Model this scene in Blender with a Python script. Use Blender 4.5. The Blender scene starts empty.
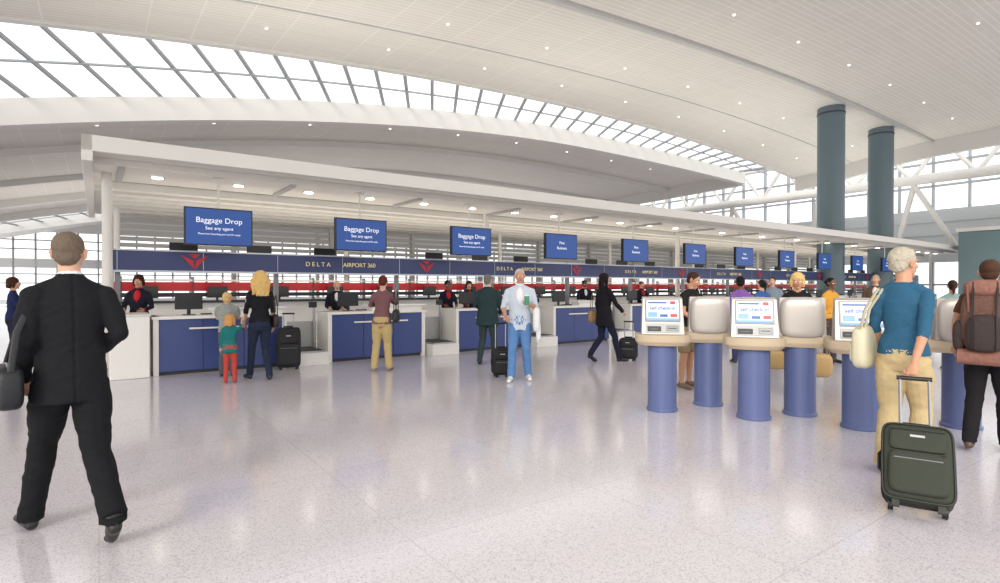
import bpy, math, random
from mathutils import Vector, Matrix, noise
from mathutils.bvhtree import BVHTree
random.seed(4)
TH = math.radians(35.7); CT, ST = math.cos(TH), math.sin(TH)
scene = bpy.context.scene
def W(s, t): return (CT*s-ST*t, ST*s+CT*t)

# ------------------------------------------------------------ materials
def lin(c):
    return tuple((v/255/12.92 if v/255 <= 0.04045 else ((v/255+0.055)/1.055)**2.4) for v in c)
MC = {}
def mat(name, col, rough=0.6, metal=0.0, bump=0.0, bscale=30, var=0.0, emit=0.0, spec=0.5):
    key = (name, col, rough, metal, bump, emit)
    if key in MC: return MC[key]
    m = bpy.data.materials.new(name); m.use_nodes = True
    nt = m.node_tree; b = nt.nodes['Principled BSDF']
    c = lin(col)+(1,)
    b.inputs['Base Color'].default_value = c
    b.inputs['Roughness'].default_value = rough
    b.inputs['Metallic'].default_value = metal
    b.inputs['Specular IOR Level'].default_value = spec
    if emit:
        b.inputs['Emission Color'].default_value = c
        b.inputs['Emission Strength'].default_value = emit
    tc = nt.nodes.new('ShaderNodeTexCoord')
    n = nt.nodes.new('ShaderNodeTexNoise'); n.inputs['Scale'].default_value = bscale
    nt.links.new(tc.outputs['Object'], n.inputs['Vector'])
    if var:
        mx = nt.nodes.new('ShaderNodeMix'); mx.data_type = 'RGBA'
        mx.inputs[6].default_value = tuple(v*(1-var) for v in c[:3])+(1,)
        mx.inputs[7].default_value = tuple(min(1, v*(1+var)) for v in c[:3])+(1,)
        nt.links.new(n.outputs['Fac'], mx.inputs[0]); nt.links.new(mx.outputs[2], b.inputs['Base Color'])
    if bump:
        bp = nt.nodes.new('ShaderNodeBump'); bp.inputs['Strength'].default_value = bump
        bp.inputs['Distance'].default_value = 0.02
        nt.links.new(n.outputs['Fac'], bp.inputs['Height']); nt.links.new(bp.outputs['Normal'], b.inputs['Normal'])
    MC[key] = m
    return m
def cloth(col): return mat('cloth', col, 0.85, 0, 0.3, 22, 0.12, spec=0.2)
def glass_mat():
    m = bpy.data.materials.new('window_glass'); m.use_nodes = True
    nt = m.node_tree; nt.nodes.clear()
    o = nt.nodes.new('ShaderNodeOutputMaterial'); mx = nt.nodes.new('ShaderNodeMixShader')
    a = nt.nodes.new('ShaderNodeBsdfTransparent'); a.inputs[0].default_value = (.96, .98, 1, 1)
    g = nt.nodes.new('ShaderNodeBsdfGlossy'); g.inputs['Roughness'].default_value = 0.05
    mx.inputs[0].default_value = 0.06
    nt.links.new(a.outputs[0], mx.inputs[1]); nt.links.new(g.outputs[0], mx.inputs[2]); nt.links.new(mx.outputs[0], o.inputs[0])
    return m
GLASS = glass_mat()
def floor_mat():
    m = bpy.data.materials.new('terrazzo'); m.use_nodes = True
    nt = m.node_tree; b = nt.nodes['Principled BSDF']; L = nt.links.new
    tc = nt.nodes.new('ShaderNodeTexCoord')
    v = nt.nodes.new('ShaderNodeTexVoronoi'); v.inputs['Scale'].default_value = 130
    L(tc.outputs['Object'], v.inputs['Vector'])
    sp = nt.nodes.new('ShaderNodeSeparateColor'); L(v.outputs['Color'], sp.inputs[0])
    r = nt.nodes.new('ShaderNodeValToRGB')
    r.color_ramp.elements[0].color = lin((190, 187, 193))+(1,)
    r.color_ramp.elements[1].color = lin((226, 223, 225))+(1,); r.color_ramp.elements[1].position = 0.42
    L(sp.outputs[0], r.inputs[0])
    n = nt.nodes.new('ShaderNodeTexNoise'); n.inputs['Scale'].default_value = 0.35; n.inputs['Detail'].default_value = 3
    L(tc.outputs['Object'], n.inputs['Vector'])
    r2 = nt.nodes.new('ShaderNodeValToRGB')
    r2.color_ramp.elements[0].position = .35; r2.color_ramp.elements[1].position = .65
    r2.color_ramp.elements[0].color = (.91, .88, .93, 1); r2.color_ramp.elements[1].color = (.94, .94, .945, 1)
    L(n.outputs['Fac'], r2.inputs[0])
    mx = nt.nodes.new('ShaderNodeMix'); mx.data_type = 'RGBA'; mx.blend_type = 'MULTIPLY'; mx.inputs[0].default_value = 1
    L(r.outputs[0], mx.inputs[6]); L(r2.outputs[0], mx.inputs[7])
    mp = nt.nodes.new('ShaderNodeMapping'); mp.inputs['Rotation'].default_value = (0, 0, -TH); L(tc.outputs['Object'], mp.inputs[0])
    bk = nt.nodes.new('ShaderNodeTexBrick'); bk.offset = 0; bk.inputs['Scale'].default_value = 1
    bk.inputs['Brick Width'].default_value = 1.5; bk.inputs['Row Height'].default_value = 1.5
    bk.inputs['Mortar Size'].default_value = 0.006
    bk.inputs['Color1'].default_value = (1, 1, 1, 1); bk.inputs['Color2'].default_value = (.95, .95, .96, 1); bk.inputs['Mortar'].default_value = (.86, .86, .87, 1)
    L(mp.outputs[0], bk.inputs['Vector'])
    m2 = nt.nodes.new('ShaderNodeMix'); m2.data_type = 'RGBA'; m2.blend_type = 'MULTIPLY'; m2.inputs[0].default_value = 1
    L(mx.outputs[2], m2.inputs[6]); L(bk.outputs['Color'], m2.inputs[7])
    L(m2.outputs[2], b.inputs['Base Color'])
    b.inputs['Roughness'].default_value = 0.13; b.inputs['Specular IOR Level'].default_value = 0.8
    return m
def ceil_mat():
    m = bpy.data.materials.new('perforated_panel'); m.use_nodes = True
    nt = m.node_tree; b = nt.nodes['Principled BSDF']; L = nt.links.new
    tc = nt.nodes.new('ShaderNodeTexCoord')
    bk = nt.nodes.new('ShaderNodeTexBrick'); bk.offset = 0; bk.inputs['Scale'].default_value = 1
    bk.inputs['Brick Width'].default_value = 1.2; bk.inputs['Row Height'].default_value = 0.2
    bk.inputs['Mortar Size'].default_value = 0.018
    bk.inputs['Color1'].default_value = lin((214, 210, 203))+(1,); bk.inputs['Color2'].default_value = lin((210, 206, 199))+(1,)
    bk.inputs['Mortar'].default_value = lin((228, 224, 218))+(1,)
    L(tc.outputs['Object'], bk.inputs['Vector'])
    b2 = nt.nodes.new('ShaderNodeTexBrick'); b2.offset = 0; b2.inputs['Scale'].default_value = 1
    b2.inputs['Brick Width'].default_value = 6.0; b2.inputs['Row Height'].default_value = 2.0
    b2.inputs['Mortar Size'].default_value = 0.02
    b2.inputs['Color1'].default_value = (1, 1, 1, 1); b2.inputs['Color2'].default_value = (.985, .985, .985, 1); b2.inputs['Mortar'].default_value = (.90, .90, .90, 1)
    L(tc.outputs['Object'], b2.inputs['Vector'])
    mx = nt.nodes.new('ShaderNodeMix'); mx.data_type = 'RGBA'; mx.blend_type = 'MULTIPLY'; mx.inputs[0].default_value = 1
    L(bk.outputs['Color'], mx.inputs[6]); L(b2.outputs['Color'], mx.inputs[7]); L(mx.outputs[2], b.inputs['Base Color'])
    b.inputs['Roughness'].default_value = 0.6
    return m
WHITE = mat('white_paint', (230, 227, 220), 0.45, var=0.03, bscale=2)
BEAMW = mat('beam_paint', (210, 208, 204), 0.5)
MULL = mat('mullion_grey', (158, 162, 166), 0.5)
WHITE2 = mat('white_laminate', (238, 236, 230), 0.3)
LGREY = mat('light_grey_metal', (182, 182, 180), 0.4)
GREY = mat('grey_metal', (130, 133, 138), 0.4, 0.3)
STEEL = mat('steel', (170, 172, 176), 0.3, 0.8)
BLUE = mat('blue_laminate', (58, 74, 130), 0.35, var=0.05, bscale=3)
PBLUE = mat('pedestal_blue', (90, 102, 146), 0.35, var=0.05, bscale=3)
NAVY = mat('navy_band', (48, 60, 112), 0.35)
SCRB = mat('screen_blue', (22, 72, 148), 0.3, emit=0.3)
SCRW = mat('screen_white', (205, 218, 234), 0.3, emit=0.2)
SCRC = mat('screen_cyan', (110, 160, 205), 0.3, emit=0.2)
SCRR = mat('screen_red', (200, 40, 50), 0.3, emit=0.2)
BLACK = mat('black_plastic', (22, 23, 26), 0.4)
DARK = mat('dark_grey', (58, 60, 66), 0.5)
RED = mat('red_panel', (200, 30, 40), 0.4)
TAN = mat('tan_shelf', (192, 174, 148), 0.4)
SILV = mat('kiosk_silver', (186, 180, 174), 0.35, 0.25)
TEALC = mat('teal_column', (92, 110, 118), 0.4, var=0.06, bscale=2)
LAMP = mat('lamp_glow', (255, 248, 232), 0.5, emit=10)
LAMP2 = mat('small_lamp_glow', (255, 250, 238), 0.5, emit=2.2)
GOLD = mat('gold_letter', (235, 215, 160), 0.4, emit=0.3)
TXT = mat('white_letter', (240, 244, 250), 0.4, emit=0.4)

# ------------------------------------------------------------ mesh builder
class MB:
    def __init__(s): s.v = []; s.f = []; s.m = []; s.ms = []
    def mi(s, m):
        if m not in s.ms: s.ms.append(m)
        return s.ms.index(m)
    def add(s, vs, fs, m):
        o = len(s.v); s.v += [tuple(v) for v in vs]; k = s.mi(m)
        for f in fs: s.f.append(tuple(i+o for i in f)); s.m.append(k)
    def box(s, x0, x1, y0, y1, z0, z1, m):
        s.add([(x, y, z) for z in (z0, z1) for y in (y0, y1) for x in (x0, x1)],
              [(0, 2, 3, 1), (4, 5, 7, 6), (0, 1, 5, 4), (2, 6, 7, 3), (0, 4, 6, 2), (1, 3, 7, 5)], m)
    def hexa(s, p, m):
        s.add(p, [(0, 2, 3, 1), (4, 5, 7, 6), (0, 1, 5, 4), (2, 6, 7, 3), (0, 4, 6, 2), (1, 3, 7, 5)], m)
    def tube(s, pts, rad, m, seg=12, cap=True):
        pts = [Vector(p) for p in pts]; n = len(pts)
        if not isinstance(rad, (list, tuple)): rad = [rad]*n
        T = []
        for i in range(n):
            d = pts[min(i+1, n-1)]-pts[max(i-1, 0)]
            T.append(d.normalized() if d.length > 1e-9 else Vector((0, 0, 1)))
        ref = Vector((0, 1, 0)) if abs(T[0].y) < .9 else Vector((1, 0, 0))
        a = T[0].cross(ref).normalized(); vs = []; fs = []
        for i in range(n):
            a = (a-T[i]*a.dot(T[i])).normalized(); b = T[i].cross(a)
            r = rad[i]; ra, rb = r if isinstance(r, tuple) else (r, r)
            for j in range(seg):
                q = 2*math.pi*j/seg
                vs.append(pts[i]+a*ra*math.cos(q)+b*rb*math.sin(q))
        for i in range(n-1):
            for j in range(seg):
                k = (j+1) % seg
                fs.append((i*seg+j, i*seg+k, (i+1)*seg+k, (i+1)*seg+j))
        if cap:
            fs.append(tuple(range(seg-1, -1, -1))); fs.append(tuple((n-1)*seg+j for j in range(seg)))
        s.add(vs, fs, m)
    def loft(s, rings, m, seg=24):   # rings (cx,cy,z,rx,ry)
        vs = []; fs = []; n = len(rings)
        for (cx, cy, z, rx, ry) in rings:
            for j in range(seg):
                q = 2*math.pi*j/seg; vs.append((cx+rx*math.cos(q), cy+ry*math.sin(q), z))
        for i in range(n-1):
            for j in range(seg):
                k = (j+1) % seg
                fs.append((i*seg+j, i*seg+k, (i+1)*seg+k, (i+1)*seg+j))
        fs.append(tuple(range(seg-1, -1, -1))); fs.append(tuple((n-1)*seg+j for j in range(seg)))
        s.add(vs, fs, m)
    def ell(s, c, r, m, nu=14, nv=9, e=1.0, R=None):
        if not isinstance(r, (list, tuple)): r = (r, r, r)
        f = lambda x: math.copysign(abs(x)**e, x)
        vs = [(0, 0, -1)]
        for i in range(1, nv):
            ph = -math.pi/2+math.pi*i/nv
            for j in range(nu):
                q = 2*math.pi*j/nu
                vs.append((f(math.cos(ph))*f(math.cos(q)), f(math.cos(ph))*f(math.sin(q)), f(math.sin(ph))))
        vs.append((0, 0, 1)); fs = []
        for j in range(nu):
            k = (j+1) % nu
            fs.append((0, 1+k, 1+j))
            for i in range(nv-2): fs.append((1+i*nu+j, 1+i*nu+k, 1+(i+1)*nu+k, 1+(i+1)*nu+j))
            fs.append((1+(nv-2)*nu+j, 1+(nv-2)*nu+k, len(vs)-1))
        out = []
        for v in vs:
            p = Vector((v[0]*r[0], v[1]*r[1], v[2]*r[2]))
            if R: p = R@p
            out.append(Vector(c)+p)
        s.add(out, fs, m)
    def soft(s, c, r, m, e=0.35): s.ell(c, r, m, 24, 16, e)
    def mesh(s, name, ang=40):
        me = bpy.data.meshes.new(name); me.from_pydata(s.v, [], s.f)
        for m in s.ms: me.materials.append(m)
        me.polygons.foreach_set('material_index', s.m); me.update()
        me.shade_smooth(); me.set_sharp_from_angle(angle=math.radians(ang))
        return me
    def obj(s, name, loc=(0, 0, 0), rot=0.0, bevel=0.0, parent=None, ang=40):
        o = bpy.data.objects.new(name, s.mesh(name, ang)); scene.collection.objects.link(o)
        o.location = loc; o.rotation_euler = (0, 0, rot) if not isinstance(rot, tuple) else rot
        if bevel:
            b = o.modifiers.new('bevel', 'BEVEL'); b.width = bevel; b.segments = 2; b.limit_method = 'ANGLE'; b.angle_limit = math.radians(50)
        if parent: o.parent = parent
        return o
def empty(name, loc, rot=0):
    o = bpy.data.objects.new(name, None); scene.collection.objects.link(o)
    o.location = loc; o.rotation_euler = (0, 0, rot); o.empty_display_size = .2
    return o
def text(parent, body, size, loc, m, name='lettering', rot=(math.pi/2, 0, 0)):
    c = bpy.data.curves.new(name, 'FONT'); c.body = body; c.size = size; c.align_x = 'CENTER'; c.align_y = 'CENTER'
    c.extrude = 0.003; c.materials.append(m)
    o = bpy.data.objects.new(name, c); scene.collection.objects.link(o)
    o.parent = parent; o.location = loc; o.rotation_euler = rot
    return o

# ------------------------------------------------------------ shell
b = MB(); b.add([(-40, -12, 0), (75, -12, 0), (75, 90, 0), (-40, 90, 0)], [(0, 1, 2, 3)], floor_mat()); b.obj('floor')

def H12(s): return 8.8-.0018*(s-30)**2
def HA(s): return 8.75-.0029*(s-21)**2
def HB(s): return 9.0-(.0043 if s < 24 else .0012)*(s-24)**2
def Z1(s, t):
    if t <= 12: return 1.5+H12(s)+(12-t)*.03
    f = (t-12)/8; f = f*f*(3-2*f)*.5+f*.5
    return 1.5+H12(s)*(1-f)+HA(s)*f
def Z2(s, t): return 1.5+HB(s)-.02*(t-24)
CM = ceil_mat()
def sheet(b, fn, s0, s1, ns, t0, t1, nt, m):
    vs = [(s0+(s1-s0)*i/ns, t0+(t1-t0)*j/nt, 0) for j in range(nt+1) for i in range(ns+1)]
    vs = [(x, y, fn(x, y)) for x, y, _ in vs]
    b.add(vs, [(j*(ns+1)+i, (j+1)*(ns+1)+i, (j+1)*(ns+1)+i+1, j*(ns+1)+i+1) for j in range(nt) for i in range(ns)], m)
def arcbeam(b, fn, t, s0, s1, w, up, dn, m, ns=50):
    for i in range(ns):
        a = s0+(s1-s0)*i/ns; c = s0+(s1-s0)*(i+1)/ns
        za, zc = fn(a, t), fn(c, t)
        b.hexa([(a, t-w/2, za-dn), (c, t-w/2, zc-dn), (a, t+w/2, za-dn), (c, t+w/2, zc-dn),
                (a, t-w/2, za+up), (c, t-w/2, zc+up), (a, t+w/2, za+up), (c, t+w/2, zc+up)], m)
b = MB()
sheet(b, Z1, -14, 40, 60, -2, 20, 24, CM)
sheet(b, Z2, -18, 40, 60, 24, 50, 26, CM)
sheet(b, Z2, -22, 40, 60, 57, 64, 6, CM)
b.obj('ceiling', rot=TH, ang=60)
b = MB(); arcbeam(b, Z1, 20, -14, 40, .25, .45, .08, BEAMW); b.obj('trim_1', rot=TH)
b = MB(); arcbeam(b, Z2, 24, -18, 40, .5, .02, .85, BEAMW); b.obj('trim_2', rot=TH)
b = MB(); arcbeam(b, Z1, 12, -14, 40, .18, .1, .10, LGREY); arcbeam(b, Z1, 16.3, -14, 40, .05, .05, .03, LGREY); b.obj('trim_3', rot=TH)
b = MB()
for t in (31, 38, 44, 50, 57): arcbeam(b, Z2, t, -20, 40, .35, .3, .45 if t > 40 else .3, BEAMW)
b.obj('trim_4', rot=TH)
# shell end rim
b = MB()
def rim(fn, t0, t1, s, n=30, dn=.9):
    for i in range(n):
        a = t0+(t1-t0)*i/n; c = t0+(t1-t0)*(i+1)/n
        za, zc = fn(s, a), fn(s, c)
        b.hexa([(s, a, za-dn), (s+.4, a, za-dn), (s, c, zc-dn), (s+.4, c, zc-dn), (s, a, za+.3), (s+.4, a, za+.3), (s, c, zc+.3), (s+.4, c, zc+.3)], BEAMW)
rim(Z1, -2, 20, 40); rim(Z2, 24, 50, 40)
b.obj('trim_5', rot=TH)
# skylights
def skylight(name, fa, ta, fb, tb, s0, s1, step, skew, mid=2, tb_off=.05):
    b = MB(); n = int((s1-s0)/1.5)
    vs = []
    for i in range(n+1):
        s = s0+(s1-s0)*i/n; vs += [(s, ta, fa(s, ta)+.35), (s, tb, fb(s, tb)+.30)]
    b.add(vs, [(2*i, 2*i+1, 2*i+3, 2*i+2) for i in range(n)], GLASS)
    s = s0
    while s < s1-skew:
        p = Vector((s, ta, fa(s, ta)+.2)); q = Vector((s+skew, tb, fb(s+skew, tb)+tb_off))
        b.tube([p, q], .08, MULL, 6); s += step
    for k in range(1, mid+1):
        f = k/(mid+1)
        b.tube([(s0+(s1-s0)*i/n, ta+(tb-ta)*f, (fa(s0+(s1-s0)*i/n, ta)+.15)*(1-f)+fb(s0+(s1-s0)*i/n, tb)*f) for i in range(n+1)], .045, MULL, 6)
    b.obj(name, rot=TH)
skylight('window_1', Z1, 20, Z2, 24, -14, 40, 1.25, 2.2, mid=1)
skylight('window_2', Z2, 50, Z2, 57, -20, 40, 1.5, 1.5)
# end roof glazing s 40..47
b = MB()
for t in [x*2.0 for x in range(0, 32)]:
    b.tube([(40.2, t, 10.4), (47, t, 11.6)], .10, MULL, 6)
for s in (42, 44.5): b.tube([(s, -2, 10.4+(s-40)*.17), (s, 64, 10.4+(s-40)*.17)], .08, MULL, 6)
b.add([(40.2, -2, 10.6), (47, -2, 11.8), (47, 64, 11.8), (40.2, 64, 10.6)], [(0, 1, 2, 3)], GLASS)
b.obj('window_3', rot=TH)
# end wall
b = MB()
b.add([(47, -2, 6.8), (47, 64, 6.8), (47, 64, 11.8), (47, -2, 11.8)], [(0, 1, 2, 3)], GLASS)
b.add([(47, -2, 0.2), (47, 64, 0.2), (47, 64, 3.2), (47, -2, 3.2)], [(0, 1, 2, 3)], GLASS)
for i in range(34):
    b.box(46.8, 47.1, i*2-2.06, i*2-1.94, 6.8, 11.8, MULL); b.box(46.8, 47.1, i*2-2.06, i*2-1.94, 0, 3.2, MULL)
for z in (0.0, 1.6, 8.4, 10.0, 11.7): b.box(46.8, 47.1, -2, 64, z, z+.12, MULL)
b.obj('window_4', rot=TH)
b = MB(); PWR = mat('wall_paint_grey', (190, 194, 196), .6)
b.box(46.7, 47.2, -2, 64, 3.2, 6.8, PWR)
for z in (4.1, 5.0, 5.9): b.box(46.66, 46.7, -2, 64, z, z+.04, MULL)
b.obj('wall_right', rot=TH)
# truss
b = MB()
b.tube([(43.6, 3, 8.5), (43.6, 55, 8.5)], .33, BEAMW, 16)
b.tube([(43.6, 3, 10.9), (43.6, 55, 10.9)], .16, BEAMW, 12)
t = 4
while t < 54:
    b.tube([(43.6, t, 8.5), (43.6, t+1.7, 10.9)], .13, BEAMW, 8); b.tube([(43.6, t+1.7, 10.9), (43.6, t+3.4, 8.5)], .13, BEAMW, 8); t += 3.4
for t in (8, 14, 20, 27, 34, 41, 48):
    b.tube([(43.6, t, 8.4), (45.5, t+1.8, 3.6)], .17, BEAMW, 8); b.tube([(43.6, t+.2, 8.4), (45.5, t-2.0, 3.6)], .17, BEAMW, 8)
    b.tube([(45.5, t-2, 0), (45.5, t-2, 3.7)], .2, BEAMW, 10)
b.obj('roof_truss', rot=TH)
# back wall
b = MB(); PW = mat('wall_paint', (206, 208, 208), .6)
b.box(-24, 47, 64, 64.4, 0, .4, PW); b.box(-24, 47, 64, 64.4, 3.2, 4.0, PW); b.box(-24, 47, 64, 64.4, 6.4, 12, PW)
b.obj('wall_back', rot=TH)
b = MB()
b.add([(-24, 64.2, .4), (47, 64.2, .4), (47, 64.2, 6.4), (-24, 64.2, 6.4)], [(0, 1, 2, 3)], GLASS)
for i in range(48): b.box(-24+i*1.5, -23.86+i*1.5, 64, 64.3, .4, 6.4, MULL)
for z in (1.8, 2.6, 4.8, 5.6): b.box(-24, 47, 64, 64.3, z, z+.1, MULL)
b.obj('window_5', rot=TH)
b = MB(); b.box(39.5, 45.0, 3, 10.6, 0, 4.6, mat('teal_wall', (112, 136, 140), .5, var=.05, bscale=1)); b.box(39.4, 45.1, 2.9, 10.7, 4.6, 4.8, WHITE)
b.obj('shop_block', rot=TH, bevel=.02)

# columns
for (s, t) in ((29.3, 12.9), (35.2, 12.9)):
    b = MB(); h = Z1(s, t)+.15
    b.tube([(0, 0, 0), (0, 0, h)], .60, TEALC, 32); b.tube([(0, 0, 0), (0, 0, .3)], .64, STEEL, 32)
    b.tube([(0, 0, h-.5), (0, 0, h-.42)], .62, DARK, 32)
    b.obj('structural_column', loc=W(s, t)+(0,), rot=TH)

# ceiling downlights
b = MB()
for i in range(10):
    for t in (6, 10, 15, 18):
        s = 3+i*4+(t % 4)*.6
        z = Z1(s, t)
        b.tube([(s, t, z-.03), (s, t, z+.05)], .04, LAMP2, 12)
for i in range(9):
    s = 0+i*4.2; z = Z2(s, 27.5); b.tube([(s, 27.5, z-.03), (s, 27.5, z+.05)], .06, LAMP2, 12)
b.obj('ceiling_downlights', rot=TH)

# ------------------------------------------------------------ canopy
b = MB(); S0, S1 = -.2, 44
b.box(S0, S1, 11, 11.12, 3.66, 3.92, WHITE)
b.box(S0, S1, 11.12, 11.9, 3.74, 3.86, WHITE)
b.box(S0, S1, 11.9, 20, 3.62, 3.80, WHITE)
b.box(S0, S0+.15, 11.0, 20, 3.50, 3.92, WHITE)
for t in (13.6, 14.4, 15.2, 16.0, 16.8, 17.6, 18.4, 19.2): b.box(S0+.3, S1, t, t+.28, 3.46, 3.62, WHITE)
s = S0+.5
while s < S1: b.box(s, s+.1, 11.9, 13.4, 3.56, 3.62, LGREY); s += 2.95
for t in (17.0, 19.8):
    s = S0+.6
    while s < S1: b.tube([(s, t, 0), (s, t, 3.6)], .07, WHITE, 12); s += 5.9
b.tube([(.15, 12.75, 0), (.15, 12.75, 3.65)], .085, WHITE, 16)
for k in range(5): b.tube([(9.2+k*8.9, 13.5, 0), (9.2+k*8.9, 13.5, 3.65)], .085, WHITE, 16)
canopy = b.obj('check_in_canopy', rot=TH, bevel=.012)
b = MB()
for k in range(30):
    s = .95+1.45*k
    b.tube([(s, 12.7, 3.60), (s, 12.7, 3.64)], .10, LAMP, 16); b.tube([(s, 12.7, 3.61), (s, 12.7, 3.63)], .125, STEEL, 16)
b.obj('downlights', parent=canopy)
b = MB()
for i in range(6): b.box(0.2, 43.5, 18.2, 18.3, 2.42+i*.17, 2.53+i*.17, LGREY)
for k in range(15): b.box(.3+2.95*k, .42+2.95*k, 18.15, 18.35, 0, 3.4, LGREY)
b.obj('louver_screen', rot=TH)

# sign band with back shelf
b = MB()
b.box(.2, 41, 13.0, 13.12, 1.83, 2.21, NAVY); b.box(.2, 41, 12.97, 13.15, 2.21, 2.24, STEEL); b.box(.2, 41, 12.97, 13.15, 1.79, 1.83, STEEL)
for k in range(15): b.box(.3+2.95*k-.03, .33+2.95*k+.03, 13.15, 13.25, 0, 2.2, GREY)
for k in range(28): b.box(.3+k*1.475, .31+k*1.475, 12.992, 13.0, 1.84, 2.2, STEEL)
def widget(b, s, z, sc, y):
    for q in (-1, 1):
        P = [(s+q*.23*sc, y, z+.12*sc), (s+q*.02*sc, y, z+.02*sc), (s, y, z-.15*sc)]
        b.add(P, [(0, 1, 2) if q < 0 else (0, 2, 1)], RED)
    b.add([(s-.10*sc, y, z+.14*sc), (s, y, z+.05*sc), (s+.10*sc, y, z+.14*sc)], [(0, 1, 2)], RED)
for k in range(8): widget(b, 1.62+5.35*k, 2.02, 1.1, 12.985)
band = b.obj('airline_sign_band', rot=TH)
for k in range(7):
    text(band, 'D E L T A', .14, (4.15+5.35*k, 12.985, 2.02), GOLD); text(band, 'AIRPORT 360', .14, (5.15+5.35*k, 12.985, 2.02), GOLD)
b = MB()
b.box(.3, 41, 15.2, 15.7, 0, 1.12, WHITE2); b.box(.3, 41, 15.1, 15.8, 1.12, 1.17, DARK)
b.box(.3, 41, 15.6, 15.65, 1.40, 1.62, RED); b.box(.3, 41, 15.6, 15.65, 1.64, 1.69, WHITE); b.box(.3, 41, 15.6, 15.65, 1.26, 1.36, DARK)
for k in range(28): b.box(.4+1.475*k, .46+1.475*k, 15.6, 15.7, 1.17, 1.75, GREY)
for k in range(27): b.box(.7+1.475*k, 1.15+1.475*k, 15.25, 15.29, 1.24, 1.52, BLACK); b.box(.9+1.475*k, .95+1.475*k, 15.3, 15.35, 1.17, 1.3, BLACK)
b.obj('back_counter', rot=TH)
b = MB()
for k in range(24):
    if k % 4 == 3: continue
    s = 1.2+k*.74*2
    b.box(s, s+.52, 13.3, 13.34, 2.26, 2.42, BLACK); b.box(s+.22, s+.3, 13.3, 13.33, 2.1, 2.26, BLACK)
b.obj('monitor_row', rot=TH)

# hanging displays
SGN = [1.925, 4.81, 7.74, 10.8, 13.97, 17.1, 20.2, 23.4, 26.7, 30.1, 33.6]
for i, s in enumerate(SGN):
    b = MB()
    b.box(-.60, .60, 0, .09, -.36, .36, BLACK); b.box(-.575, .575, -.006, 0, -.335, .335, SCRB)
    b.tube([(-.0, .12, 0), (-.0, .12, .95)], .02, WHITE, 10); b.box(-.12, .12, .09, .14, -.1, .1, GREY)
    b.box(-.1, .1, .06, .2, .92, .955, WHITE)
    o = b.obj('hanging_display_screen', loc=W(s, 12)+(2.66,), rot=TH)
    if i < 3:
        text(o, 'Baggage Drop', .145, (0, -.008, .12), TXT); text(o, 'See any agent', .09, (0, -.008, -.03), TXT)
        text(o, 'Please have boarding pass and ID ready', .047, (0, -.008, -.14), TXT)
    else:
        text(o, 'First', .11, (0, -.008, .10), TXT); text(o, 'Business', .11, (0, -.008, -.05), TXT)

# counters
CS = [1.83+2.95*k for k in range(12)]
for k, s in enumerate(CS):
    b = MB()
    b.box(-1.0, 1.0, .06, .6, 0, .07, DARK)
    for j in range(3): b.box(-1.0+j*.667+.004, -1.0+(j+1)*.667-.004, 0, .06, .06, .95, BLUE)
    b.box(-1.0, 1.0, .05, .62, .07, .94, BLUE)
    b.box(-1.08, -1.0, -.02, .66, 0, 1.0, WHITE2); b.box(1.0, 1.08, -.02, .66, 0, 1.0, WHITE2)
    b.box(-1.1, 1.1, -.05, .7, .95, 1.0, WHITE2)
    b.box(-.15, 1.0, .0, .28, 1.0, 1.10, WHITE2); b.box(-.25, 1.08, -.06, .3, 1.10, 1.13, WHITE2)
    b.box(-.55, .65, -.05, -.025, .77, .80, WHITE2)
    for x in (-.5, 0, .5): b.box(x, x+.03, -.03, .0, .77, .80, STEEL)
    b.box(-.72, -.28, .42, .45, 1.10, 1.38, BLACK); b.box(-.69, -.31, .45, .455, 1.12, 1.36, SCRW); b.box(-.53, -.47, .43, .46, 1.0, 1.12, BLACK); b.box(-.6, -.4, .36, .52, 1.0, 1.012, BLACK)
    b.box(.15, .5, .36, .6, 1.0, 1.14, LGREY); b.box(-.3, .1, .42, .56, 1.0, 1.02, BLACK)
    b.obj('check_in_counter', loc=W(s, 11)+(0,), rot=TH, bevel=.008)
for k in range(12):
    b = MB()
    b.box(-.34, .34, -.25, 1.0, 0, .24, WHITE2); b.box(-.28, .28, -.2, 1.0, .24, .27, STEEL); b.box(-.26, .26, -.1, .98, .27, .28, BLACK)
    b.box(-.36, .36, .62, .68, .24, .8, LGREY); b.box(.27, .31, .5, .56, .24, 1.1, STEEL); b.box(.18, .34, .49, .53, 1.08, 1.2, BLACK)
    b.obj('baggage_scale', loc=W(1.83+1.475+2.95*k, 11)+(0,), rot=TH, bevel=.006)
b = MB(); b.box(-.33, .22, -.12, .8, 0, 1.02, WHITE2); b.box(-.35, .24, -.14, .82, 1.02, 1.05, WHITE2)
b.obj('counter_end_pedestal', loc=W(.48, 11)+(0,), rot=TH, bevel=.04)

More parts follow.
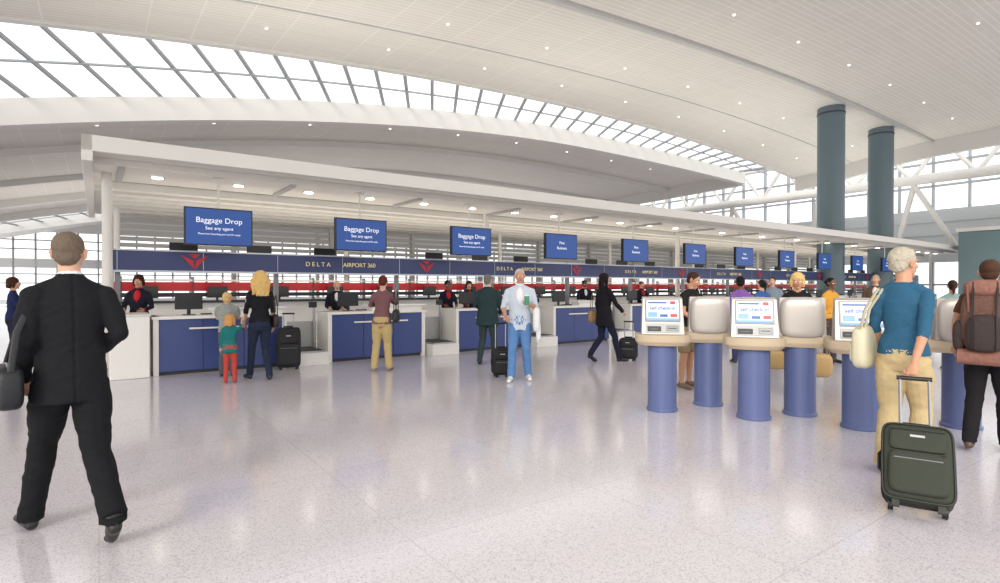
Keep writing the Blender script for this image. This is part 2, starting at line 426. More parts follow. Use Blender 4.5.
# ------------------------------------------------------------ kiosks
def kiosk(x, y, rot, front):
    b = MB()
    b.tube([(0, 0, 0), (0, 0, .03), (0, 0, .04), (0, 0, .80)], [.185, .185, .17, .17], PBLUE, 32)
    pts = []
    for j in range(13):
        a = math.pi+math.pi*j/12; pts.append((.32*math.cos(a), -.10+.17*math.sin(a)))
    pts += [(.32, .2), (-.32, .2)]
    def prism(pts, z0, z1, m, sc=1):
        n = len(pts)
        b.add([(p[0]*sc, p[1]*sc, z0) for p in pts]+[(p[0], p[1], z1) for p in pts],
              [tuple(range(n-1, -1, -1)), tuple(range(n, 2*n))]+[(i, (i+1) % n, n+(i+1) % n, n+i) for i in range(n)], m)
    prism(pts, .80, .845, TAN, .88); prism(pts, .845, .93, TAN)
    b.hexa([(-.25, -.12, .93), (.25, -.12, .93), (-.25, .17, .93), (.25, .17, .93),
            (-.235, .02, 1.36), (.235, .02, 1.36), (-.235, .16, 1.38), (.235, .16, 1.38)], SILV)
    b.ell((0, .16, 1.15), (.235, .09, .235), SILV, 24, 14, .45)
    d = Vector((0, .14, .43)).normalized()
    nrm = Vector((0, -.43, .14)).normalized()
    def panel(x0, x1, h0, h1, off, m):
        o = Vector((0, -.12, .93))
        P = []
        for dd in (off, -.01):
            for (xx, hh) in ((x0, h0), (x1, h0), (x0, h1), (x1, h1)):
                P.append(o+Vector((xx, 0, 0))+d*hh+nrm*dd)
        b.hexa([P[4], P[5], P[0], P[1], P[6], P[7], P[2], P[3]], m)
    panel(-.205, .205, .155, .44, .006, GREY); panel(-.19, .19, .17, .428, .010, SCRW)
    panel(-.19, .19, .17, .20, .013, SCRC); panel(-.17, -.06, .215, .275, .013, SCRC); panel(-.03, .06, .215, .25, .013, SCRB)
    panel(.09, .17, .215, .255, .013, SCRR); panel(.09, .15, .375, .415, .013, SCRR); panel(-.17, .05, .385, .405, .013, SCRB)
    panel(-.20, .20, .02, .135, .008, LGREY)
    panel(-.18, -.02, .035, .10, .012, DARK); panel(.04, .18, .04, .11, .014, GREY); panel(-.15, -.05, .06, .07, .016, STEEL); panel(.06, .16, .07, .08, .017, BLACK)
    o = b.obj('self_service_kiosk', loc=(x, y, 0), rot=rot, bevel=.005)
    if front:
        text(o, 'self check-in', .06, tuple(Vector((0, -.12, .93))+d*.325+nrm*.014), SCRB, rot=(math.radians(90-18), 0, 0))
    return o
R = math.radians
kiosk(1.98, 6.83, R(-12), True); kiosk(2.66, 7.15, R(164), False); kiosk(2.91, 6.41, R(-20), True)
kiosk(3.54, 6.60, R(158), False); kiosk(3.84, 5.96, R(-24), True); kiosk(4.95, 6.0, R(150), False)

# ------------------------------------------------------------ people
def remeshed(mb, voxel, iters, name, folds=0.0, hairamp=0.0, mats=None, seam=False):
    tags = mb.ms
    me = bpy.data.meshes.new('tmp'); me.from_pydata(mb.v, [], mb.f); me.update()
    ob = bpy.data.objects.new('tmp', me); scene.collection.objects.link(ob)
    rm = ob.modifiers.new('r', 'REMESH'); rm.mode = 'VOXEL'; rm.voxel_size = voxel
    sm = ob.modifiers.new('s', 'SMOOTH'); sm.iterations = iters; sm.factor = .5
    dg = bpy.context.evaluated_depsgraph_get(); dg.update()
    new = bpy.data.meshes.new_from_object(ob.evaluated_get(dg))
    bpy.data.objects.remove(ob)
    tree = BVHTree.FromPolygons(mb.v, mb.f)
    new.materials.clear()
    for t in tags: new.materials.append(mats[t])
    idx = []; vt = [0]*len(new.vertices)
    for p in new.polygons:
        r = tree.find_nearest(p.center); k = mb.m[r[2]] if r[2] is not None else 0
        idx.append(k)
        for v in p.vertices: vt[v] = k
    new.polygons.foreach_set('material_index', idx)
    if folds or hairamp:
        nn = [v.normal.copy() for v in new.vertices]
        for v, n in zip(new.vertices, nn):
            tg = tags[vt[v.index]]; c = v.co
            if tg in ('top', 'bottom') and folds:
                a = noise.noise(Vector((c.x*6+c.z*4, c.y*6, c.z*9+c.x*6)))
                a2 = abs(noise.noise(Vector((c.x*8-c.z*8, c.y*8, c.z*12+3))))
                v.co = c+n*folds*(a*1.0+.4-a2*1.5)
                if seam and tg == 'top' and abs(c.x) < .006 and n.y < -.5: v.co = v.co-n*.007
            elif tg == 'hair' and hairamp:
                v.co = c+n*(hairamp*noise.noise(Vector((c.x*38, c.y*38, c.z*26)))+hairamp*.4*noise.noise(c*90))
    new.update(); new.shade_smooth(); new.name = name
    bpy.data.meshes.remove(me)
    return new

def make_hand(curl):
    b = MB()
    b.tube([(0, 0, .03), (0, 0, -.01), (0, .002, -.05), (0, 0, -.088), (0, 0, -.095)], [(.026, .022), (.027, .019), (.041, .016), (.040, .014), (.034, .010)], 'skin', 14)
    for y, ln in ((.031, .072), (.011, .081), (-.010, .075), (-.029, .058)):
        p = Vector((0, y, -.082)); a = curl*.5; pts = [p.copy()]
        for f in (.5, .3, .22):
            p = p+Vector((-math.sin(a), y*.15, -math.cos(a)))*ln*f*1.12; pts.append(p.copy()); a += curl
        b.tube(pts, [.0098, .0088, .008, .0062], 'skin', 8); b.ell(pts[-1], .0068, 'skin', 8, 6)
    th = [(0, .022, -.02), (-.012, .045, -.045), (-.022, .056, -.072), (-.03, .054 if curl < .6 else .035, -.095)]
    b.tube(th, [.014, .0125, .0105, .008], 'skin', 8); b.ell(th[-1], .0082, 'skin', 8, 6)
    return b
HB_ = {p: make_hand(c) for p, c in (('relax', .32), ('grip', 1.25))}
HANDS = {}
def hand_mesh(pose, skin):
    k = (pose, skin.name)
    if k not in HANDS: HANDS[k] = remeshed(HB_[pose], .0032, 2, 'hand', mats={'skin': skin})
    return HANDS[k]
IRIS = mat('iris', (60, 45, 35), .2); EYEW = mat('eye_white', (235, 232, 228), .3)
SK = {'light': (214, 168, 142), 'tan': (194, 144, 114), 'dark': (110, 74, 54)}
def person(name, x, y, rot, h=1.75, sex='m', skin='light', hair=(60, 45, 35), hstyle='short', top=(40, 40, 45), bottom=(40, 40, 50),
           shoe=(30, 28, 28), sleeves='long', jacket=False, legs='pants', aR=None, aL=None, lR=None, lL=None, lean=0.0,
           yaw=0, pitch=0, vox=.013, hvox=.0055, hR='relax', hL='relax', bulk=1.0, hs=1.0, inner=None, legw=1.0, curl=.003, hem=None, fold=.006):
    k = h/1.75; root = empty(name, (x, y, 0), math.radians(rot))
    M = {'skin': mat('skin', SK[skin], .5, bump=.05, bscale=60), 'hair': mat('hair', hair, .7, bump=.35, bscale=130, var=.35, spec=.2), 'top': cloth(top), 'bottom': cloth(bottom),
         'shoe': mat('shoe', shoe, .4), 'inner': cloth(inner or (235, 235, 238)), 'lip': mat('lip', (170, 95, 88), .45), 'eye': EYEW, 'iris': IRIS}
    f = sex == 'f'
    def Lp(p):
        p = Vector(p)
        if p.z > .95: p.y += lean*(p.z-.95); p.z -= abs(lean)*.25*(p.z-.95)
        return p
    b = MB()
    g = .012 if jacket else 0
    zh = hem if hem else (.80 if jacket else .93)
    hx = .022 if jacket else .004
    if f: R_ = [(zh, .176+hx, .122+hx*.6, -.005), (1.0, .164, .118, -.005), (1.12, .128, .098, 0), (1.25, .146, .116, .012), (1.34, .150, .10, .004), (1.40, .132, .082, -.004), (1.445, .098, .066, -.008), (1.485, .062, .054, -.008)]; sx = .150
    else: R_ = [(zh, .174+hx, .120+hx*.7, -.005), (1.0, .165+hx*.3, .115, -.005), (1.12, .155, .108, 0), (1.25, .176, .122, .005), (1.34, .184, .114, 0), (1.41, .158, .092, -.005), (1.455, .115, .074, -.008), (1.50, .070, .060, -.008)]; sx = .176
    def torso(rr, m):
        vv = []
        for (z, rx, ry, yo) in rr:
            p = Lp((0, yo, z)); vv.append((0, p.y, p.z, (rx)*bulk, (ry)*bulk))
        b.loft(vv, m)
    torso([(z, rx+g, ry+g, yo) for z, rx, ry, yo in R_], 'top')
    if legs == 'skirt':
        torso([(.50, .20, .16, 0), (.75, .195, .145, 0), (.95, .170, .12, 0), (1.04, .14, .11, 0)], 'bottom')
    else:
        torso([(.80, .135, .10, 0), (.88, .166, .122, -.008), (.96, .166, .12, -.008), (1.04, .150, .108, 0)], 'bottom')
    b.tube([Lp((0, -.008, 1.42)), Lp((0, .0, 1.52)), Lp((0, .012, 1.59))], [.062, .053, .050], 'skin', 14)
    if jacket or inner: b.tube([Lp((0, -.006, 1.47)), Lp((0, -.002, 1.522))], [.066, .0575], 'inner', 16)
    if jacket: b.tube([Lp((0, -.012, 1.44)), Lp((0, -.012, 1.510))], [.078, .069], 'top', 16)
    if inner: b.ell(Lp((0, .085*bulk, 1.32)), (.055, .055, .15), 'inner')
    out = {}
    for sd, a in ((1, aR), (-1, aL)):
        if a is None: a = ((sd*(.222 if not f else .195), -.03, 1.15), (sd*(.235 if not f else .22), .05, .91))
        sh = Lp((sd*sx*bulk, -.008, 1.395)); el = Vector(a[0]); wr = Vector(a[1])
        b.ell(sh, (.056+g*.6, .056+g*.6, .056) if not f else (.047+g, .047+g, .048), 'top' if sleeves != 'none' else 'skin')
        b.tube([Lp((sd*.05, -.012, 1.455)), sh+Vector((0, 0, .012))], [.050, .042 if not f else .036], 'top', 12)
        ff = .88 if f else 1.0
        mid = (sh+el)*.5+Vector((sd*.006, 0, 0)); fm = (el+wr)*.5
        if sleeves == 'long':
            r = (.061+g*.4, .056+g*.4, .046+g*.4, .043+g*.4, .037+g*.4)
            wx = wr+(wr-el).normalized()*.02 if jacket else wr
            b.tube([sh, mid, el, fm, wx], [q*ff for q in r], 'top', 12); b.ell(el, (.046+g*.4)*ff, 'top')
            if jacket: b.tube([wr, wr+(wr-el).normalized()*.035], .033, 'inner', 12)
        else:
            b.tube([sh, mid, el, el+(wr-el)*.35, wr], [q*ff for q in (.05, .045, .037, .038, .026)], 'skin', 12); b.ell(el, .037*ff, 'skin')
            if sleeves == 'short': b.tube([sh, sh+(el-sh)*.65], [.060*ff, .057*ff], 'top', 12)
            if sleeves == 'mid': b.tube([sh, el, el+(wr-el)*.25], [.060*ff, .048*ff, .045*ff], 'top', 12)
        b.tube([el+(wr-el)*.8, wr+(wr-el).normalized()*.012], [.028*ff, .026*ff], 'skin', 10)
        out[sd] = (el, wr)
    for sd, a in ((1, lR), (-1, lL)):
        if a is None: a = ((sd*.095, .02, .50), (sd*.105, -.02, .09))
        hp = Vector((sd*.085, 0, .89)); kn = Vector(a[0]); an = Vector(a[1])
        cf = kn+(an-kn)*.3+Vector((0, -.012, 0))
        if legs == 'pants':
            w = legw
            b.tube([hp, hp+(kn-hp)*.4, kn, cf, an+Vector((0, -.005, .0))], [.096, .086*w, .064*w, .062*w, .056*w], 'bottom', 14); b.ell(kn, .064*w, 'bottom')
            b.tube([an, an-Vector((0, 0, .03))], [.056*w, .058*w], 'bottom', 12)
        else:
            b.tube([hp, hp+(kn-hp)*.4, kn, cf, an], [.09, .078, .053, .055, .034], 'skin', 12); b.ell(kn, .053, 'skin')
            if legs == 'shorts': b.tube([hp, hp+(kn-hp)*.9], [.1, .085], 'bottom', 14)
        hz = an.z-.05; tz = .03
        ff = Vector((sd*.03, .175, 0))
        he = Vector((an.x, an.y-.035, max(.038, hz))); toe = Vector((an.x+ff.x, an.y+ff.y, tz))
        if hz > .1: toe = Vector((an.x+ff.x*.5, an.y+.13, max(.03, an.z-.16)))
        b.tube([an, he+Vector((0, .02, .0))], [.042, .04], 'shoe', 12)
        b.ell(he, (.036, .038, .036), 'shoe')
        b.tube([he, he+(toe-he)*.35+Vector((0, 0, .012)), he+(toe-he)*.72, toe], [(.036, .036), (.040, .040), (.046, .032), (.034, .024)], 'shoe', 12)
        b.ell(toe, (.036, .035, .026), 'shoe')
    b.v = [(p[0]*k, p[1]*k, max(.004, p[2]*k)) for p in b.v]
    me = remeshed(b, vox, 3, 'body', folds=fold, mats=M, seam=jacket and vox < .01)
    o = bpy.data.objects.new('body', me); scene.collection.objects.link(o); o.parent = root
    hb = MB()
    hb.ell((0, -.012, .03), (.072, .094, .085), 'skin', 20, 14)
    hb.ell((0, .018, -.035), (.056, .070, .078), 'skin', 20, 14)
    hb.ell((0, .060, -.092), (.026, .024, .022), 'skin')
    hb.tube([(0, .080, .012), (0, .092, -.008), (0, .108, -.030)], [.008, .009, .013], 'skin', 8)
    for q in (-1, 1):
        hb.ell((q*.012, .094, -.034), (.010, .012, .008), 'skin')
        hb.ell((q*.030, .075, .022), (.020, .012, .007), 'skin'); hb.ell((q*.032, .082, .024), (.017, .006, .0035), 'hair')
        hb.ell((q*.040, .055, -.025), (.022, .022, .018), 'skin')
        hb.ell((q*.031, .067, .0), (.0135, .012, .008), 'eye'); hb.ell((q*.031, .0765, 0), (.0055, .005, .006), 'iris')
        hb.ell((q*.078, -.008, -.004), (.011, .019, .031), 'skin'); hb.ell((q*.084, -.014, .008), (.008, .014, .020), 'skin')
    hb.ell((0, .086, -.057), (.023, .009, .005), 'lip'); hb.ell((0, .085, -.065), (.020, .009, .005), 'lip')
    hb.tube([(0, -.01, -.05), (0, -.012, -.12)], [.052, .051], 'skin', 14)
    if hstyle == 'bald':
        hb.ell((0, -.042, .0), (.074, .062, .048), 'hair')
    else:
        hb.ell((0, -.021, .040), (.0765, .096, .083), 'hair', 20, 14); hb.ell((0, -.046, -.010), (.067, .060, .066), 'hair')
        for q in (-1, 1): hb.ell((q*.062, -.012, .03), (.014, .038, .034), 'hair')
        if sex == 'f' and hstyle == 'short':
            hb.ell((0, -.026, .046), (.084, .100, .084), 'hair', 20, 14); hb.ell((0, -.058, -.012), (.074, .056, .066), 'hair')
        if hstyle in ('bob', 'long', 'curly'):
            hb.ell((0, -.025, .046), (.088, .104, .086), 'hair', 20, 14)
            d = {'bob': -.10, 'long': -.24, 'curly': -.28}[hstyle]; w = {'bob': 1, 'long': 1, 'curly': 1.5}[hstyle]
            for q in (-1, 1): hb.tube([(q*.066, -.01, .04), (q*.076*w, -.018, -.03), (q*.074*w, -.025, d*.9)], [.030, .032*w, .020*w], 'hair', 10)
            hb.tube([(0, -.07, .03), (0, -.085, -.06), (0, -.085, d)], [(.075, .05), (.084*w, .045*w), (.070*w, .03*w)], 'hair', 14)
        if hstyle == 'tail':
            hb.tube([(0, -.10, .05), (0, -.15, .02), (0, -.14, -.08), (0, -.12, -.16)], [.022, .032, .028, .010], 'hair', 10)
        if hstyle == 'bun': hb.ell((0, -.125, .03), (.04, .035, .04), 'hair')
    hm = remeshed(hb, hvox/hs, 2, 'head', hairamp=curl if hstyle != 'curly' else .020, mats=M)
    ho = bpy.data.objects.new('head', hm); scene.collection.objects.link(ho); ho.parent = root
    c = Lp((0, .012, 1.635 if hs == 1 else 1.60+.05*(hs-1)))*k
    ho.matrix_local = Matrix.Translation(c) @ Matrix.Rotation(math.radians(yaw), 4, 'Z') @ Matrix.Rotation(math.radians(pitch), 4, 'X') @ Matrix.Diagonal((k*hs, k*hs, k*hs, 1))
    for sd, pose, nm in ((1, hR, 'hand_right'), (-1, hL, 'hand_left')):
        el, wr = out[sd]; d = (wr-el).normalized()
        q = Vector((0, 0, -1)).rotation_difference(d).to_matrix().to_4x4()
        hh = bpy.data.objects.new(nm, hand_mesh(pose, M['skin'])); scene.collection.objects.link(hh); hh.parent = root
        ks = k*(.92 if f else 1)
        hh.matrix_local = Matrix.Translation((wr+d*.01)*k) @ q @ Matrix.Diagonal((sd*ks, ks, ks, 1))
    return root

# bags ---------------------------------------------------
def roller(name, x, y, rot, col=(26, 27, 30), w=.40, d=.24, h=.54, tilt=0, ext=.42):
    b = MB(); C = mat('luggage_fabric', col, .75, bump=.3, bscale=120); T = mat('luggage_trim', tuple(int(c*.55) for c in col), .5)
    z0 = .05
    b.soft((0, 0, z0+h/2), (w/2, d/2, h/2), C, .26)
    b.soft((0, -d/2-.005, z0+h*.33), (w*.42, .045, h*.27), C, .3); b.soft((0, -d/2-.002, z0+h*.77), (w*.40, .030, h*.15), C, .3)
    for z in (z0+h*.595, z0+h*.90): b.tube([(-w*.38, -d/2-.034, z), (w*.38, -d/2-.034, z)], .006, T, 6)
    b.tube([(-w*.34, -d/2-.048, z0+h*.5), (w*.34, -d/2-.048, z0+h*.5)], .004, GREY, 6)
    for yy in (-d/2+.025, d/2-.025):
        pts = []
        for j in range(33):
            a = 2*math.pi*j/32; c, s_ = math.cos(a), math.sin(a)
            pts.append((math.copysign(abs(c)**.26, c)*(w/2+.002), yy, z0+h/2+math.copysign(abs(s_)**.26, s_)*(h/2+.002)))
        b.tube(pts, .008, T, 6, cap=False)
    b.tube([(-.08, -.01, z0+h), (-.07, -.01, z0+h+.03), (.07, -.01, z0+h+.03), (.08, -.01, z0+h)], .012, T, 8)
    b.tube([(-w/2, 0, z0+h*.35), (-w/2-.02, 0, z0+h*.4), (-w/2-.02, 0, z0+h*.6), (-w/2, 0, z0+h*.65)], .01, T, 8)
    if ext:
        for q in (-1, 1): b.tube([(q*.085, d/2-.03, z0+h*.9), (q*.085, d/2-.03, z0+h+ext)], .009, STEEL, 8)
        b.tube([(-.105, d/2-.03, z0+h+ext), (.105, d/2-.03, z0+h+ext)], .016, BLACK, 10)
    for q in (-1, 1):
        b.tube([(q*(w/2-.06), d/2-.04, .045), (q*(w/2-.03), d/2-.04, .045)], .045, BLACK, 16)
        b.box(q*(w/2-.05)-.03, q*(w/2-.05)+.03, d/2-.09, d/2+.0, .05, .11, T)
        b.box(q*(w/2-.07)-.02, q*(w/2-.07)+.02, -d/2+.03, -d/2+.07, 0, .07, T)
    b.box(-.04, .04, -d/2-.038, -d/2-.034, z0+h*.80, z0+h*.83, LGREY)
    o = b.obj(name, loc=(x, y, 0), rot=(-math.radians(tilt), 0, math.radians(rot)))
    if tilt:
        a = math.radians(tilt); yc = d/2-.04; zc = .045
        o.location.z = .045-(math.cos(a)*zc-math.sin(a)*yc)
    return o
def tote(name, loc, rot, col, w=.34, h=.28, d=.13, strap=.28, parent=None):
    b = MB(); C = mat('leather', col, .5, bump=.15, bscale=60, var=.08); T = mat('leather_trim', tuple(int(c*.7) for c in col), .5)
    b.soft((0, 0, h*.48), (w/2, d/2, h*.5), C, .5)
    b.tube([(-w*.42, 0, h*.91), (0, 0, h*.97), (w*.42, 0, h*.91)], [(.012, d*.25)]*3, T, 8)
    for yy in (-d*.25, d*.25):
        pts = [(w*.3*math.cos(math.pi*j/12), yy, h*.85+strap*math.sin(math.pi*j/12)) for j in range(13)]
        b.tube(pts, .008, T, 6)
    b.soft((0, -d*.45, h*.4), (w*.3, .02, h*.22), C, .4)
    return b.obj(name, loc=loc, rot=math.radians(rot), parent=parent)

# 1 businessman
p = person('man_in_dark_suit', -2.56, 3.34, 46, 1.83, hair=(112, 98, 84), top=(27, 28, 31), bottom=(24, 25, 28), jacket=True, vox=.008, hvox=.0036, skin='light',
       lR=((.10, -.10, .49), (.125, -.36, .19)), lL=((-.10, .20, .54), (-.15, .32, .09)), aR=((.215, -.07, 1.16), (.165, .16, 1.06)), aL=((-.205, -.02, 1.15), (-.20, .14, .93)),
       legw=1.14, bulk=.90, yaw=-24, hL='grip', fold=.0065, hem=.79, lean=.04)
b = MB(); C = mat('leather', (24, 25, 30), .5, bump=.15, bscale=60, var=.08)
b.soft((-.285, .02, .94), (.065, .17, .125), C, .5); b.tube([(-.29, -.13, 1.0), (-.255, -.09, 1.25), (-.16, -.01, 1.475), (-.24, .08, 1.25), (-.29, .18, 1.0)], [(.016, .006)]*5, C, 8)
b.tube([(-.29, -.12, 1.055), (-.29, .02, 1.07), (-.29, .16, 1.055)], .008, GREY, 6); b.soft((-.345, .02, .92), (.02, .11, .07), C, .4)
b.obj('shoulder_bag', parent=p)
# 2
p = person('woman_in_navy_top', -9.30, 10.7, -40, 1.68, 'f', hair=(70, 40, 26), hstyle='bob', top=(30, 38, 78), bottom=(32, 34, 52), aR=((.2, .02, 1.2), (.1, .24, 1.12)), hR='grip')
tote('white_handbag', (.18, .20, .82), 10, (225, 222, 220), .34, .22, .12, .14, parent=p)
# 3,4
person('girl_in_teal_top', -4.22, 8.75, 20, 1.06, 'f', hair=(206, 150, 92), hstyle='bob', top=(34, 112, 112), bottom=(188, 72, 62), shoe=(170, 60, 60), hs=1.34, hem=.78, sleeves='long',
       aR=((.22, .03, 1.34), (.27, .06, 1.56)), bulk=1.05, yaw=-20, fold=.003)
p = person('woman_with_curly_hair', -3.87, 9.03, 38, 1.75, 'f', hair=(224, 188, 120), hstyle='curly', top=(26, 26, 30), bottom=(38, 46, 66), sleeves='mid', lR=((.09, .05, .50), (.11, -.12, .10)), lL=((-.10, .12, .51), (-.11, .20, .09)),
       aL=((-.20, .04, 1.14), (-.19, .18, .93)), yaw=15, hL='grip', legw=.95)
tote('shoulder_bag', (.22, 0, .84), 90, (36, 26, 24), .30, .22, .10, .34, parent=p)
person('boy_in_grey_top', -4.58, 9.40, 15, 1.42, 'm', hair=(220, 188, 128), top=(150, 155, 150), bottom=(90, 90, 96), sleeves='short', hs=1.15, aR=((.2, .08, 1.2), (.12, .22, 1.25)), aL=((-.2, .08, 1.2), (-.12, .22, 1.25)))
roller('upright_suitcase', -3.86, 10.22, 20, col=(38, 38, 42), w=.40, h=.70, d=.24, ext=.26)
# 7
p = person('woman_in_mauve_top', -2.12, 10.05, 2, 1.72, 'f', hair=(96, 42, 34), hstyle='short', top=(120, 84, 88), bottom=(186, 164, 116), hem=.86, lean=.18, aR=((.23, .16, 1.22), (.12, .38, 1.26)), aL=((-.23, .12, 1.19), (-.12, .35, 1.20)), pitch=-18,
       lR=((.09, .06, .5), (.13, .0, .09)), lL=((-.10, .02, .50), (-.13, -.06, .09)), shoe=(150, 130, 100), legw=1.15)
tote('shoulder_bag', (.25, .02, .86), 90, (28, 26, 28), .32, .24, .11, .36, parent=p)
# 9
person('man_in_green_jacket', -.24, 10.85, -14, 1.75, 'm', hair=(120, 116, 112), top=(44, 62, 64), bottom=(52, 66, 66), jacket=True, bulk=1.12, lean=.05, aL=((-.26, .04, 1.15), (-.16, .24, 1.05)), aR=((.25, .05, 1.16), (.2, .22, 1.0)), yaw=-15, lR=((.10, .08, .5), (.12, .12, .09)), lL=((-.10, .0, .50), (-.13, -.10, .10)), hem=.76)
# 10
p = person('man_in_blue_shirt', .32, 9.03, 176, 1.79, 'm', skin='tan', hair=(200, 192, 184), top=(198, 208, 220), bottom=(92, 132, 182), shoe=(228, 228, 228), inner=(240, 240, 240), sleeves='mid', hem=.80, lR=((.11, .10, .5), (.13, .14, .09)), lL=((-.10, .06, .51), (-.13, -.06, .09)),
       aR=((.26, .0, 1.15), (.22, .18, 1.02)), aL=((-.25, .02, 1.15), (-.15, .24, 1.20)), hL='grip', hR='grip', bulk=1.05, yaw=8, legw=1.08)
b = MB(); b.tube([(-.12, .36, 1.22), (-.12, .36, 1.36)], [.032, .040], mat('cup_green', (60, 150, 110), .5), 16); b.tube([(-.12, .36, 1.36), (-.12, .36, 1.375)], .042, WHITE2, 16); b.obj('paper_cup', parent=p)
b = MB(); J = cloth((226, 228, 230)); b.soft((-.27, .10, .98), (.06, .15, .20), J, .6); b.soft((-.30, .08, .78), (.04, .12, .16), J, .6); b.obj('draped_jacket', parent=p)
roller('carry_on_bag', .02, 9.35, 10, w=.30, h=.42, d=.20, ext=.42)
# 11
p = person('woman_in_black_coat', 2.08, 11.15, -62, 1.77, 'f', hair=(28, 20, 20), hstyle='long', top=(26, 24, 30), bottom=(30, 32, 52), jacket=True, hem=.72, lR=((.09, .18, .52), (.10, .30, .09)), lL=((-.09, .0, .50), (-.10, -.26, .17)),
       aR=((.2, .12, 1.16), (.19, .30, 1.0)), hR='grip')
tote('tan_handbag', (-.26, -.02, .78), 90, (150, 120, 86), .36, .26, .12, .42, parent=p)
roller('carry_on_bag', 2.62, 11.42, -20, w=.34, h=.40, d=.22, tilt=0, ext=.34)
# 12
person('man_in_black_shirt', 2.78, 8.35, -140, 1.74, 'm', skin='tan', hair=(62, 42, 30), top=(34, 34, 34), bottom=(150, 130, 100), sleeves='short', legs='shorts', shoe=(120, 100, 80), lean=.16, pitch=-20, aR=((.24, .10, 1.14), (.16, .30, 1.0)), aL=((-.24, .12, 1.14), (-.16, .32, 1.0)), yaw=10)
# 13
p = person('woman_with_blonde_bob', 4.32, 8.15, 158, 1.72, 'f', skin='tan', hair=(226, 186, 120), hstyle='bob', top=(30, 28, 30), bottom=(34, 32, 34), sleeves='short', legs='skirt', lean=.12, pitch=-8, aR=((.23, .02, 1.14), (.26, .05, .90)), aL=((-.21, .0, 1.14), (-.24, .04, .90)), hR='grip', hL='grip')
tote('tan_handbag', (-.27, .05, .22), 0, (190, 158, 104), .36, .34, .16, .30, parent=p)
tote('tan_handbag', (.28, .05, .30), 0, (190, 158, 104), .28, .28, .14, .26, parent=p)
# background travellers
person('woman_in_purple_top', 4.72, 11.0, -10, 1.70, 'f', skin='dark', hair=(26, 20, 20), top=(128, 92, 160), bottom=(58, 54, 92), vox=.015)
person('woman_in_blue_dress', 5.75, 12.3, 10, 1.66, 'f', hair=(40, 30, 28), hstyle='tail', top=(66, 98, 158), bottom=(56, 72, 132), sleeves='short', legs='skirt', vox=.015)
person('woman_in_orange_top', 6.50, 11.0, -160, 1.68, 'f', skin='dark', hair=(26, 20, 20), hstyle='bun', top=(206, 150, 60), bottom=(70, 60, 60), vox=.015)
person('man_in_brown_jacket', 8.65, 12.9, 140, 1.78, 'm', skin='tan', hair=(150, 140, 130), top=(92, 74, 62), bottom=(60, 60, 66), jacket=True, inner=(230, 225, 220), vox=.015)
person('man_in_grey_shirt', 7.05, 14.5, 150, 1.75, 'm', hair=(60, 50, 40), top=(130, 140, 152), bottom=(50, 54, 66), vox=.015)
p = person('woman_in_green_dress', 8.12, 10.05, -30, 1.62, 'f', skin='tan', hair=(50, 36, 30), hstyle='tail', top=(120, 150, 146), bottom=(70, 100, 110), sleeves='short', vox=.015)
tote('white_handbag', (-.26, 0, .80), 90, (226, 224, 214), .36, .28, .1, .34, parent=p)
# agents
AG = [(.62, 12.35, 1.72, 'f', 'tan', 'bob', (60, 30, 26)), (4.35, 12.3, 1.64, 'm', 'light', 'bald', (110, 100, 96)), (7.2, 12.3, 1.66, 'f', 'dark', 'short', (24, 20, 20)),
      (8.1, 12.7, 1.66, 'f', 'light', 'bob', (60, 42, 34)), (12.0, 12.3, 1.70, 'm', 'dark', 'short', (28, 24, 24)), (14.6, 12.3, 1.68, 'f', 'light', 'short', (120, 60, 40)), (17.6, 12.3, 1.72, 'm', 'tan', 'short', (40, 32, 28)), (20.5, 12.3, 1.7, 'f', 'light', 'bob', (150, 110, 70))]
for (s, t, h, sx, sk, hst, hc) in AG:
    X, Y = W(s, t)
    person('check_in_agent', X, Y, 205+random.uniform(-15, 15), h, sx, skin=sk, hair=hc, hstyle=hst, top=(30, 30, 42), bottom=(34, 36, 50), inner=(190, 40, 50) if sx == 'f' else (235, 235, 238), jacket=True, vox=.016, hvox=.006,
           aR=((.23, .06, 1.15), (.16, .28, 1.10)), aL=((-.23, .06, 1.15), (-.16, .28, 1.10)), pitch=-8)
# 15
p = person('woman_in_blue_sweater', 3.26, 4.52, -48, 1.81, 'f', skin='tan', hair=(182, 174, 156), hstyle='short', top=(46, 90, 118), bottom=(190, 170, 128), sleeves='mid', hem=.93, vox=.008, hvox=.0036, bulk=1.0, legw=1.2,
       aR=((.165, -.17, 1.13), (.14, -.35, .90)), aL=((-.20, .02, 1.15), (-.19, .16, .95)), hR='grip', hL='grip', yaw=-34, lR=((.09, .12, .52), (.09, .12, .09)), lL=((-.09, .02, .50), (-.10, -.10, .10)), shoe=(110, 84, 60), curl=.008)
b = MB(); C = mat('leather', (206, 200, 172), .5, bump=.15, bscale=60, var=.08); T = mat('leather_trim', (170, 164, 138), .5)
b.soft((-.27, .0, 1.0), (.065, .19, .18), C, .5); b.soft((-.335, .0, .96), (.02, .13, .09), C, .4)
b.tube([(-.27, -.16, 1.15), (-.27, 0, 1.175), (-.27, .16, 1.15)], [(.03, .012)]*3, T, 8)
for q in (0, .03):
    b.tube([(-.27+q, -.13, 1.14), (-.245+q, -.09, 1.32), (-.165+q, -.04, 1.485), (-.165+q, .03, 1.49), (-.24+q, .09, 1.32), (-.27+q, .13, 1.14)], [(.012, .006)]*6, T, 8)
b.obj('cream_shoulder_bag', parent=p)
roller('rolling_suitcase', 2.71, 3.62, -34, col=(50, 55, 44), w=.38, d=.22, h=.50, tilt=30, ext=.41)
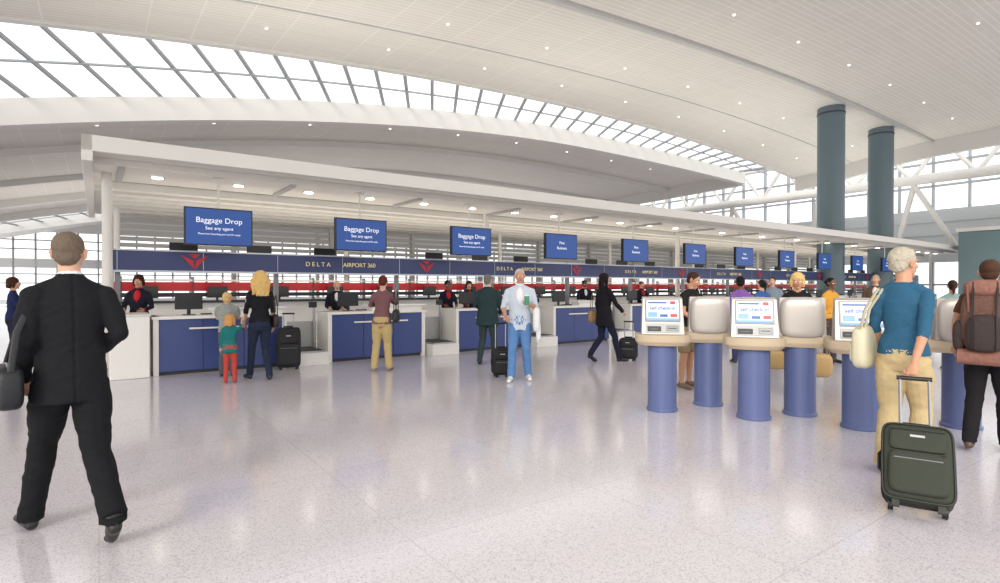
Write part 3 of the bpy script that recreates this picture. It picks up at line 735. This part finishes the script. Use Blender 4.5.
# 16 hiker
p = person('backpacker', 4.44, 5.08, -46, 1.76, 'm', skin='tan', hair=(74, 50, 36), hstyle='short', top=(92, 66, 52), bottom=(30, 28, 32), sleeves='short', vox=.009, hvox=.0042, shoe=(86, 66, 54), lean=.08, bulk=.9,
       lR=((.10, .12, .51), (.12, .10, .09)), lL=((-.10, .04, .50), (-.12, -.10, .12)), aL=((-.23, .0, 1.17), (-.25, .14, .95)), aR=((.24, -.02, 1.17), (.25, .12, .94)), legw=1.05)
b = MB(); C1 = mat('pack_fabric', (104, 74, 62), .8, bump=.4, bscale=40, var=.4); C2 = mat('pack_fabric_dark', (58, 46, 46), .8, bump=.3, bscale=40); C3 = mat('pack_plaid', (140, 96, 84), .8, bump=.3, bscale=30, var=.4)
b.soft((0, -.21, 1.20), (.18, .12, .29), C1, .65); b.soft((0, -.22, 1.49), (.16, .12, .075), C3, .65); b.soft((0, -.33, 1.10), (.13, .06, .16), C2, .6)
b.soft((-.185, -.20, 1.06), (.05, .085, .14), C2, .7); b.soft((.185, -.20, 1.06), (.05, .085, .14), C2, .7)
b.tube([(-.20, -.25, .88), (-.19, -.25, .88), (.19, -.25, .88), (.20, -.25, .88)], [.045, .07, .07, .045], C3, 16)
for q in (-1, 1):
    b.tube([(q*.10, -.12, 1.44), (q*.11, -.02, 1.50), (q*.11, .12, 1.38), (q*.13, .14, 1.20), (q*.15, .02, 1.06), (q*.14, -.14, 1.0)], [(.026, .012)]*6, C2, 8)
    b.tube([(q*.08, -.385, .96), (q*.08, -.39, 1.24), (q*.08, -.32, 1.54)], .009, BLACK, 6)
    b.tube([(q*.11, -.32, 1.28), (q*.12, -.33, 1.52)], .009, C3, 6)
b.tube([(-.16, -.12, .95), (-.17, .02, .96), (-.1, .14, .96), (.1, .14, .96), (.17, .02, .96), (.16, -.12, .95)], [(.03, .012)]*6, C2, 8)
b.obj('hiking_backpack', parent=p)

# ------------------------------------------------------------ light
w = bpy.data.worlds.new('World'); scene.world = w; w.use_nodes = True
bg = w.node_tree.nodes['Background']; bg.inputs[0].default_value = (1.0, .985, .97, 1); bg.inputs[1].default_value = 1.65
sd = bpy.data.lights.new('sun', 'SUN'); sd.energy = 2.3; sd.angle = math.radians(24); sd.color = (1, .95, .87)
so = bpy.data.objects.new('sun', sd); scene.collection.objects.link(so)
so.rotation_euler = Vector((.35, .92, -.46)).to_track_quat('-Z', 'Y').to_euler()
def area(name, X, Y, z, sx, sy, e, col=(1, .96, .90)):   # upward-facing fill light, added without any fixture
    l = bpy.data.lights.new(name, 'AREA'); l.shape = 'RECTANGLE'; l.size = sx; l.size_y = sy; l.energy = e; l.color = col
    o = bpy.data.objects.new(name, l); scene.collection.objects.link(o); o.location = (X, Y, z)
    o.rotation_euler = (math.pi, 0, TH); return o
for s in (5, 16, 27, 38):
    X, Y = W(s, 16); area('added_ceiling_fill', X, Y, 4.1, 9, 4, 240)  # added fill hidden above the canopy, brightens the ceiling shells
for s in (0, 14, 28):
    X, Y = W(s, 42); area('added_rear_fill', X, Y, 3.0, 10, 8, 260)  # added fill in the rear hall, lifts the back ceiling
for s in (5.5, 15.5, 25.5, 35.5):
    X, Y = W(s, 14.2); area('added_soffit_fill', X, Y, 1.25, 9.6, .5, 120, (1, .92, .80))  # added warm fill behind the sign band, brightens the canopy underside

cam = bpy.data.cameras.new('camera'); co = bpy.data.objects.new('camera', cam); scene.collection.objects.link(co)
co.location = (0, 0, 1.5); co.rotation_euler = (math.radians(90-.46), 0, 0); cam.sensor_width = 36; cam.lens = 20.16; cam.clip_end = 400
scene.camera = co
scene.view_settings.view_transform = 'Standard'
